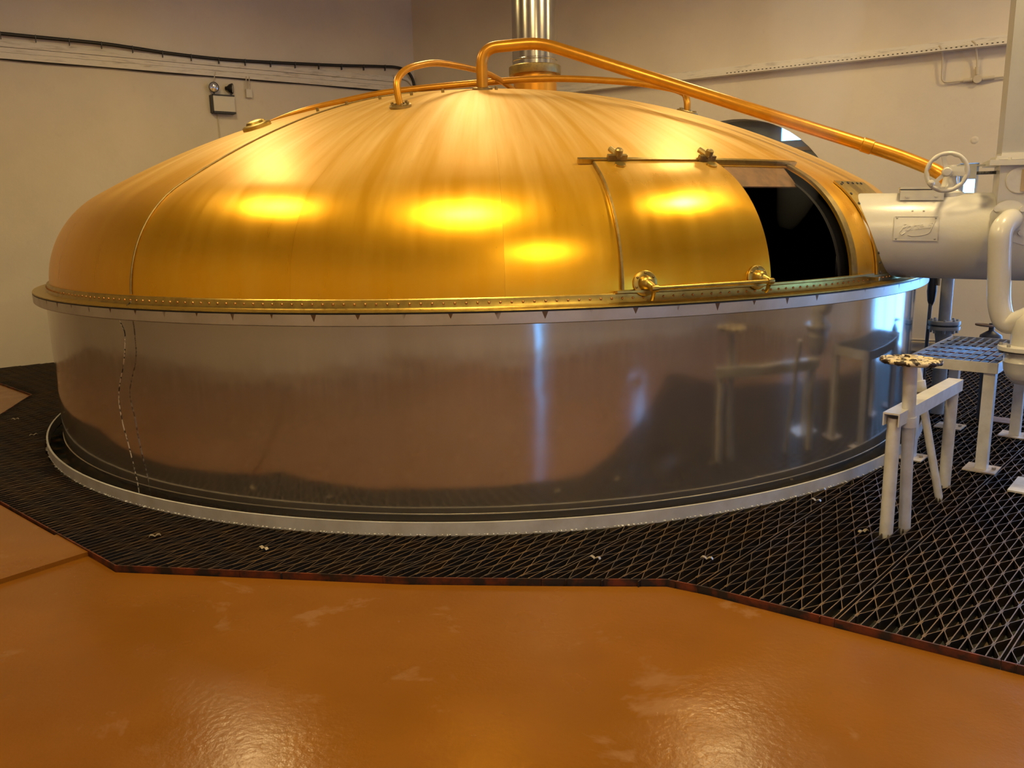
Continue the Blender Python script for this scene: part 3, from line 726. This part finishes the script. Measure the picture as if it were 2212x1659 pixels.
# ------------------------------------------------------------------ step platform
sp = root('step_platform', (3.12, -2.335, 0), 'white steel step platform with an open bar grating top under the mixer', 'platform')
FLp, FRp, BRp, BLp = V(2.648, -2.545, 0), V(2.939, -2.827, 0), V(3.598, -2.124, 0), V(3.306, -1.842, 0)
eS = (FRp - FLp).normalized(); eL = (BRp - FRp).normalized(); TZ = .655
for P in (FLp, FRp, BRp, BLp):
    ax = (eS, eL, DZ)
    lg = obj('leg', MB().box(P + V(0, 0, (TZ - .02) / 2), (.062, .062, TZ - .036), ax), 'creamw', sp, 20)
    bp_ = obj('base_plate', MB().box(P + V(0, 0, .006), (.175, .175, .008), ax), 'plate', sp, 20)
    obj('bolt', MB().cyl(P + eS * .065 + eL * .0 + V(0, 0, .008), P + eS * .065 + V(0, 0, .024), .011, 6), 'clip', bp_)
q = .04
cFL, cFR, cBR, cBL = FLp - eS * q - eL * q, FRp + eS * q - eL * q, BRp + eS * q + eL * q, BLp - eS * q + eL * q
for a, b in ((cFL, cFR), (cFR, cBR), (cBR, cBL), (cBL, cFL)):
    obj('frame_rail', MB().bar(a + V(0, 0, TZ - .03), b + V(0, 0, TZ - .03), .008, .062), 'creamw', sp, 20)
nb = 10
for i in range(1, nb):
    a = cFL + (cFR - cFL) * i / nb + V(0, 0, TZ - .016); b = cBL + (cBR - cBL) * i / nb + V(0, 0, TZ - .016)
    obj('tread_bar', MB().bar(a, b, .005, .03), 'greyp', sp, 0)
for i in range(1, 6):
    a = cFL + (cBL - cFL) * i / 6 + V(0, 0, TZ - .012); b = cFR + (cBR - cFR) * i / 6 + V(0, 0, TZ - .012)
    obj('cross_rod', MB().bar(a, b, .006, .006), 'rust', sp, 0)

# ------------------------------------------------------------------ valve stand
vsd = root('valve_stand', (2.24, -3.41, 0), 'white painted valve stand of two round posts and a channel beam on the grating', 'valve stand')
PL, PR = V(1.909, -3.746, 0), V(2.575, -3.073, 0)
for P in (PL, PR): obj('post', MB().cyl(P - V(0, 0, .03), P + V(0, 0, .575), .031, 24), 'creamw', vsd)
eb = (PR - PL).normalized(); en = V(eb.y, -eb.x, 0)
bm_ = MB().box((PL + PR) / 2 + V(0, 0, .602), ((PR - PL).length + .10, .075, .008), (eb, en, DZ))
for sgn in (1, -1): bm_.box((PL + PR) / 2 + en * (.0345 * sgn) + V(0, 0, .570), ((PR - PL).length + .10, .006, .056), (eb, en, DZ))
obj('channel_beam', bm_, 'creamw', vsd, 20)
S1 = V(2.030, -3.690, 0); S1t = V(1.99, -3.70, .82)
vw = root('wheel_valve', (2.03, -3.69, 0), 'white valve spindle topped by a paint flaked handwheel beside the step platform', 'valve')
dv = (S1t - S1)
obj('spindle_tube', MB().tube([S1 - V(0, 0, .03), S1 + dv * .62, S1 + dv * .63, S1t], .03, 22, rr=[.0275, .0275, .031, .031]), 'creamw', vw)
cpos = S1 + dv * .66
obj('clamp_band', MB().lathe([(.031, -.024), (.0365, -.024), (.0365, .024), (.031, .024)], cpos, dv, 22).box(cpos - V(.045, -.01, 0), (.03, .02, .03)), 'creamw', vw)
hw2 = obj('handwheel', MB().torus(S1t + V(0, 0, .018), (.03, .02, 1), .125, .012, 72, 10, 9, .3), 'chip', vw, 60, label='flat handwheel with flaking cream paint')
# roughen the flaked rim
for v in hw2.data.vertices: v.co += Vector([random.uniform(-.003, .003) for _ in range(3)])
obj('wheel_disc', MB().lathe([(.001, .004), (.11, .008), (.112, .024), (.06, .026), (.055, .034), (.03, .036), (.028, .046), (.001, .046)], S1t, (.03, .02, 1), 40), 'chip', hw2, 30)
S2, S2t = V(2.435, -3.281, -.03), V(2.30, -3.16, .76)
d2 = S2t - S2
v2 = root('slanted_spindle', (2.435, -3.281, 0), 'thin slanted white valve spindle passing through the channel beam', 'spindle')
obj('rod', MB().tube([S2, S2 + d2 * .04, S2t], .02, 18, rr=[.012, .0205, .0205]), 'creamw', v2)
obj('collar', MB().tube([S2 + d2 * .765, S2 + d2 * .835], .031, 20), 'creamw', v2)
obj('cross_pin', MB().bar(S2t - V(.04, .0, .02), S2t + V(.04, 0, -.02), .008, .008), 'creamw', v2)

# ------------------------------------------------------------------ pipes and valve behind the platform
gp = root('support_pipe', (3.43, -1.44, -.0), 'grey vertical pipe with a bolted flange pair behind the step platform', 'pipe')
G = V(3.435, -1.43, 0)
obj('pipe', MB().tube(fillet([G + V(0, 0, .70), G + V(0, 0, 1.40), V(3.2, -2.3, 1.42)], .12, 8), .0425, 22), 'greyp', gp, 60)
for z_ in (.664, .704):
    fo = obj('flange', MB().lathe([(.03, -.013), (.11, -.013), (.111, 0), (.11, .013), (.03, .013)], G + V(0, 0, z_), seg=36), 'greyp', gp)
obj('gasket', MB().lathe([(.03, -.005), (.105, -.005), (.105, .005), (.03, .005)], G + V(0, 0, .684), seg=30), 'black', gp)
for k in range(8):
    a = k * pi / 4 + .3; P = G + V(.088 * cos(a), .088 * sin(a), 0); obj('bolt', MB().cyl(P + V(0, 0, .625), P + V(0, 0, .73), .010, 6), 'greyp', gp)
obj('lower_pipe', MB().tube([G + V(0, 0, .655), G + V(0, 0, .62), G + V(0, 0, .56), G + V(0, 0, 0.0)], .05, 22, rr=[.07, .06, .05, .05]), 'greyp', gp, 60)
kp_ = root('dark_conduit', (3.345, -1.36, 0), 'slim dark conduit with a black taped bulge near the tank rim', 'conduit')
obj('conduit', MB().tube([(3.345, -1.36, 0), (3.362, -1.35, .88), (3.375, -1.34, 1.25)], .012, 10, rr=[.012, .014, .018]), 'darkp', kp_)
obj('tape_wrap', MB().lathe([(.012, .82), (.026, .86), (.034, .93), (.030, 1.02), (.024, 1.08), (.02, 1.10)], (3.366, -1.348, 0), seg=14), 'black', kp_, 60)
obj('cable_tag', MB().box((3.405, -1.36, 1.02), (.012, .03, .09)), 'white', kp_)
gv = root('gate_valve', (3.64, -1.68, 0), 'dark round gate valve with a small handwheel behind the step platform', 'valve')
obj('valve_body', MB().lathe([(.045, 0), (.045, .50), (.065, .53), (.078, .58), (.07, .635), (.035, .66), (.018, .67), (.018, .72)], (3.645, -1.68, 0), seg=24), 'darkp', gv, 60)
vw_ = obj('handwheel', MB().torus((3.60, -1.67, .708), (.1, 0, 1), .055, .009, 30, 8), 'rplate', gv, 60)
obj('spoke', MB().bar((3.60 - .055, -1.67, .712), (3.60 + .055, -1.67, .703), .012, .008).bar((3.60, -1.725, .708), (3.60, -1.615, .708), .012, .008), 'rplate', vw_)
# low pipework along the foot of the wall
lp = root('wall_pipe', rw(6.9, .1, .10), 'thin cream pipe with fittings along the foot of the far wall', 'pipe')
obj('pipe', MB().cyl(rw(6.55, .16, .08), rw(7.6, .16, .08), .014, 10), 'cond', lp)
obj('fitting', MB().cyl(rw(6.68, .0, .08), rw(6.68, .24, .08), .022, 12).box(rw(6.68, .16, .08), (.07, .06, .06), RAX), 'cond', lp)
obj('rail_board', MB().box(rw(7.1, .08, .03), (1.0, .03, .1), RAX), 'cond', lp, 0)
tag(obj('rusty_plate', MB().box((3.729, -1.697, .006), (.24, .17, .008), (eS, eL, DZ)), 'rplate', smooth=0), 'brown rusty steel plate lying on the grating behind the platform', 'plate')
bs2 = root('pump_stand', (2.99, -3.20, 0), 'pale square base plate of a post below the strainer', 'stand')
obj('base_plate', MB().box((3.03, -3.20, .006), (.24, .30, .010), (eS, eL, DZ)), 'creamw', bs2, 0)
obj('post', MB().cyl((3.09, -3.20, .01), (3.09, -3.20, .50), .028, 20).bar((3.09, -3.20, .50), (2.985, -3.075, .575), .04, .012), 'creamw', bs2)

# ------------------------------------------------------------------ floor grating, panel by panel
G_POLY = [T1, T0, MM, E0, E1, E2, E3, E4, E5, F1, F2, (KX, KY)]
def inpoly(x, y):
    c_ = False; n = len(G_POLY); j = n - 1
    for i in range(n):
        xi, yi = G_POLY[i]; xj, yj = G_POLY[j]
        if (yi > y) != (yj > y) and x < (xj - xi) * (y - yi) / (yj - yi) + xi: c_ = not c_
        j = i
    return c_
Q = sqrt(.5)
def st(s, t): return (Q * (s + t), Q * (s - t))        # along the bars, across the bars
def ok(s, t):
    x, y = st(s, t); return x * x + y * y > 3.618 ** 2 and inpoly(x, y)
def runs(t, s0=-8.2, s1=5.2, step=.012):
    """stretches of a bar line that lie over the pit"""
    out = []; cur = None; s = s0; n = int((s1 - s0) / step)
    for i in range(n + 1):
        s = s0 + i * step; k = ok(s, t)
        if k and cur is None: cur = s
        if not k and cur is not None: out.append((cur, s - step)); cur = None
    if cur is not None: out.append((cur, s))
    return [r for r in out if r[1] - r[0] > .03]
BND = [T1, T0, MM, E0, E1, E2, E3, E4, E5, F1]
BT = [((x - y) * Q, (x + y) * Q) for x, y in BND]      # (t, s) of the front edge, t increasing
def edge_s(t):
    for (ta_, sa), (tb_, sb) in zip(BT, BT[1:]):
        if ta_ <= t <= tb_: return sa + (sb - sa) * (t - ta_) / (tb_ - ta_)
    return None
T_BASE, PW, PITCH = 4.161, .546, .097
BH = .042; SPC = .530 / 13
for kpan in range(-18, 6):
    t0 = T_BASE + kpan * PW
    made = []
    for j in range(14):
        t = t0 + .008 + SPC * j
        for (a, b) in runs(t):
            made.append(('bearing_bar', MB().ribbon([st(a, t), st(b, t)], .0040, -BH, 0)))
        if j < 13:
            tm = t + SPC / 2
            for (a, b) in runs(tm):
                ks = math.ceil(a / PITCH); ke = math.floor(b / PITCH)
                if ke - ks < 1: continue
                pts = []
                for k_ in range(ks, ke + 1):
                    lowside = ((k_ + j) % 2 == 0)
                    e_ = (SPC / 2 - .0040) * (-1 if lowside else 1)
                    for ds_ in (-.013, .013): pts.append(st(k_ * PITCH + ds_, tm + e_))
                made.append(('zigzag_bar', MB().ribbon(pts, .0031, -BH + .002, -.0005)))
    if not made: continue
    n_ = len(made[0][1].v); c0 = made[len(made) // 2][1].v[0]
    pn = root('grating_panel', (c0.x, c0.y, -BH), 'dark steel lattice grating panel laid over the floor pit around the tank', 'grating', 'floor grating panels around the tank')
    for nm, mb in made:
        ob = obj(nm, mb, 'gbar', pn, 0); ob.data.materials.append(MT['gtop'])
        for f3 in ob.data.polygons:
            if f3.normal.z > .8: f3.material_index = 1
    cuts = sorted({max(t0 + .001, BT[0][0] + .001), min(t0 + PW - .001, BT[-1][0])} | {t for t, s in BT if t0 < t < t0 + PW})
    cuts = [t for t in cuts if edge_s(t) is not None]
    if len(cuts) >= 2:
        obj('edge_strip', MB().ribbon([st(edge_s(t), t) for t in cuts], .007, -.060, .0015), 'rust', pn, 0)
# saddle clips on the grating
clips = [((-1.711, -3.505), 20, 'pale saddle clip on the grating below the hanging wire, by the floor corner'),
         ((-1.113, -3.712), -35, 'pale saddle clip on the grating second along from the hanging wire'),
         ((.457, -3.951), -30, 'pale saddle clip on the grating below the tank dent, third along from the wire'),
         ((.962, -3.996), -25, 'pale saddle clip on the grating where the orange floor edge turns'),
         ((1.849, -3.103), -40, 'pale saddle clip touching the white curb, upper one of two close together'),
         ((1.747, -3.286), -40, 'brownish saddle clip just below another near the white curb'),
         ((-3.917, -.798), 10, 'tiny saddle clip on the grating near the wedge of orange floor by the wall'),
         ((-3.473, -1.345), 40, 'tiny saddle clip on the grating beside the far end of the curb ring'),
         ((1.80, -3.74), 20, 'white saddle clip at the foot of the front valve stand post')]
for (x, y), an, clab in clips:
    a = radians(an); X = V(cos(a), sin(a), 0); Y = V(-sin(a), cos(a), 0); mb = MB(); prof = [(-.028, .004), (-.020, .012), (-.010, .010), (0, .002), (.010, .010), (.020, .012), (.028, .003)]
    vs_ = []
    for (u_, z_) in prof:
        for sd in (-1, 1):
            for dz_ in (0, .0025): vs_.append(V(x, y, z_ + dz_) + X * u_ + Y * (.009 * sd))
    fs = []
    for i in range(len(prof) - 1):
        o_ = i * 4; fs += [(o_, o_ + 4, o_ + 6, o_ + 2), (o_ + 1, o_ + 3, o_ + 7, o_ + 5), (o_, o_ + 1, o_ + 5, o_ + 4), (o_ + 2, o_ + 6, o_ + 7, o_ + 3)]
    fs += [(0, 2, 3, 1), (24, 25, 27, 26)]
    tag(obj('saddle_clip', mb.add(vs_, fs), 'clip', smooth=40), clab, 'clip', 'saddle clips on the grating')

# ------------------------------------------------------------------ things on the walls
tr = root('cable_trunking', lw(2.9, 3.35, .02), 'cream painted cable run of stacked boards along the wall under a black cable', 'cable tray')
for z_, h_, o_ in ((3.385, .065, .045), (3.448, .05, .03), (3.498, .042, .04), (3.535, .03, .025)):
    obj('board', MB().box(lw(3.95, z_, o_ / 2), (7.3, o_, h_), LAX), 'tray', tr, 0)
obj('lower_dark_line', MB().tube([lw(s_, 3.346 + .004 * sin(s_ * 5), .03) for s_ in [.32 + .2 * i for i in range(38)]], .009, 8), 'black', tr)  # thin black line along the bottom of the boards
obj('end_curve', MB().tube(smoothpath([lw(.36, 3.55, .03), lw(.15, 3.53, .03), lw(.06, 3.46, .03), lw(.03, 3.36, .03), lw(.02, 3.2, .03)], 6), .02, 8), 'tray', tr)
bc = root('black_cable', lw(3.0, 3.6, .05), 'thick black cable clipped along the wall above the cream cable run', 'cable')
cp = [lw(s_, z_, .055) for s_, z_ in ((7.6, 3.61), (5.1, 3.605), (4.2, 3.605), (3.8, 3.59), (3.3, 3.565), (2.6, 3.56), (1.4, 3.61), (.6, 3.66), (.33, 3.672), (.16, 3.64), (.07, 3.55), (.04, 3.42), (.04, 3.2), (.04, 2.9))]
cpp = smoothpath(cp, 8)
obj('cable', MB().tube(cpp, .020, 10), 'black', bc, 60)
for i in range(22):
    s_ = .5 + .33 * i
    bz = min(cpp, key=lambda p_: abs((p_ - V(KX, KY, 0)).xy.dot(V(-UX, -UY, 0).xy) - s_)).z
    obj('cable_clip', MB().box(lw(s_, bz - .018, .058), (.006, .042, .078), LAX), 'darkp', bc, 0)
# emergency light with two heads
em = root('emergency_light', lw(2.81, 2.91, .05), 'cream emergency light box with two round lamp heads on the wall', 'emergency light')
obj('light_box', MB().box(lw(2.80, 3.02, .055), (.26, .10, .19), LAX), 'white', em, 0)
obj('box_trim', MB().box(lw(2.80, 2.918, .06), (.27, .115, .022), LAX).box(lw(2.80, 3.122, .06), (.265, .112, .015), LAX).box(lw(2.942, 3.02, .045), (.014, .09, .21), LAX), 'black', em, 0)
for s_, dv_ in ((2.905, V(.55, -.8, -.08)), (2.69, V(.95, .1, -.05))):
    P = lw(s_, 3.215, .07); dv_ = dv_.normalized()
    hd = obj('lamp_head', MB().lathe([(.001, -.075), (.02, -.07), (.026, -.045), (.05, -.02), (.062, .012), (.062, .022), (.055, .024)], P, dv_, 24), 'black', em)
    obj('lens', MB().lathe([(.001, .028), (.03, .026), (.055, .020), (.055, .010), (.001, .010)], P, dv_, 24), 'lens', hd)
    obj('bracket', MB().cyl(lw(s_, 3.12, .07), P - V(0, 0, .04), .010, 8), 'black', hd)
obj('conduit_drop', MB().cyl(lw(2.865, 1.6, .012), lw(2.865, 2.91, .012), .008, 8), 'cond', em)
obj('cable_loop', MB().tube(smoothpath([lw(2.90, 3.28, .06), lw(2.88, 3.33, .05), lw(2.86, 3.40, .055)], 5), .006, 6), 'cond', em)
ju = root('junction_box', lw(2.46, 3.12, .03), 'small cream junction box with two cable tails next to the emergency light', 'junction box')
obj('box', MB().box(lw(2.455, 3.175, .03), (.075, .05, .10), LAX), 'white', ju, 0)
for s_ in (2.475, 2.435): obj('cable_tail', MB().tube(smoothpath([lw(s_, 3.22, .035), lw(s_ + .004, 3.30, .035), lw(s_ + .002, 3.38, .055)], 4), .007, 6), 'cond', ju)

# perforated tray on the other wall
pt = root('perforated_tray', rw(5.5, 3.1, .05), 'cream perforated cable tray with a slotted lower lip on the wall', 'cable tray')
obj('tray_back', MB().box(rw(5.6, 3.165, .02), (7.6, .035, .085), RAX), 'tray', pt, 0)
obj('tray_lip', MB().box(rw(5.6, 3.113, .07), (7.6, .115, .014), RAX), 'tray', pt, 0)
mb = MB(); s_ = 4.6
while s_ < 8.8: mb.box(rw(s_, 3.132, .0385), (.018, .004, .024), RAX); s_ += .045
o = obj('slots', mb, 'slot', pt, 0); o['kind'] = 'stuff'
lo_ = root('conduit_loop', rw(7.0, 2.8, .03), 'thin cream conduit loop with a round junction below the perforated tray', 'conduit')
obj('conduit', MB().tube(fillet([rw(6.79, 3.16, .10), rw(6.815, 3.13, .13), rw(6.825, 3.06, .05), rw(6.832, 2.81, .03), rw(7.153, 2.81, .03)], .06, 6), .009, 8).tube(fillet([rw(7.08, 3.17, .11), rw(7.115, 3.14, .13), rw(7.13, 3.04, .05), rw(7.153, 2.813, .03)], .04, 6), .009, 8).cyl(rw(7.153, 2.813, .03), rw(8.3, 2.815, .03), .009, 8), 'cond', lo_, 60)
obj('round_box', MB().lathe([(.001, 0), (.042, 0), (.042, .045), (.038, .05), (.001, .05)], rw(7.153, 2.813, .0), RAX[1], 24), 'cond', lo_)
for a, b in ((rw(7.03, 2.811, .03), rw(7.11, 2.813, .03)), (rw(7.195, 2.813, .03), rw(7.30, 2.815, .03)), (rw(7.148, 2.855, .03), rw(7.14, 2.93, .03))): obj('sleeve', MB().cyl(a, b, .019, 12), 'cond', lo_)
tag(obj('plaster_chip', MB().lathe([(.001, .004), (.018, .008), (.03, .006), (.04, 0)], rw(7.172, 2.225), RAX[1], 9), 'wall'), 'small chipped lump of plaster on the wall above the mixer', 'plaster chip')

# ------------------------------------------------------------------ steam drifting out of the open hatch
m, nt, bs = newmat('steam')
nt.nodes.remove(bs)
vsn = nt.nodes.new('ShaderNodeVolumeScatter'); vsn.inputs['Color'].default_value = (1, 1, 1, 1); vsn.inputs['Density'].default_value = .16; vsn.inputs['Anisotropy'].default_value = .2
nt.links.new(vsn.outputs[0], nt.nodes['Material Output'].inputs['Volume'])
pth = smoothpath([(1.72, -2.72, 1.45), (1.80, -2.72, 1.75), (1.86, -2.62, 2.2), (1.95, -2.45, 2.9), (2.0, -2.3, 3.8), (2.02, -2.2, 4.6), (2.02, -2.2, 5.05)], 5)
n = len(pth); rad = [.02 + .40 * sin(pi * min(1, (i + .3) / n)) ** .6 * (.35 + .65 * i / n) for i in range(n)]
tag(obj('steam_plume', MB().tube(pth, .2, 18, rr=rad), m, smooth=180), 'faint white steam drifting up from the open hatch of the dome', 'steam', kind='stuff')
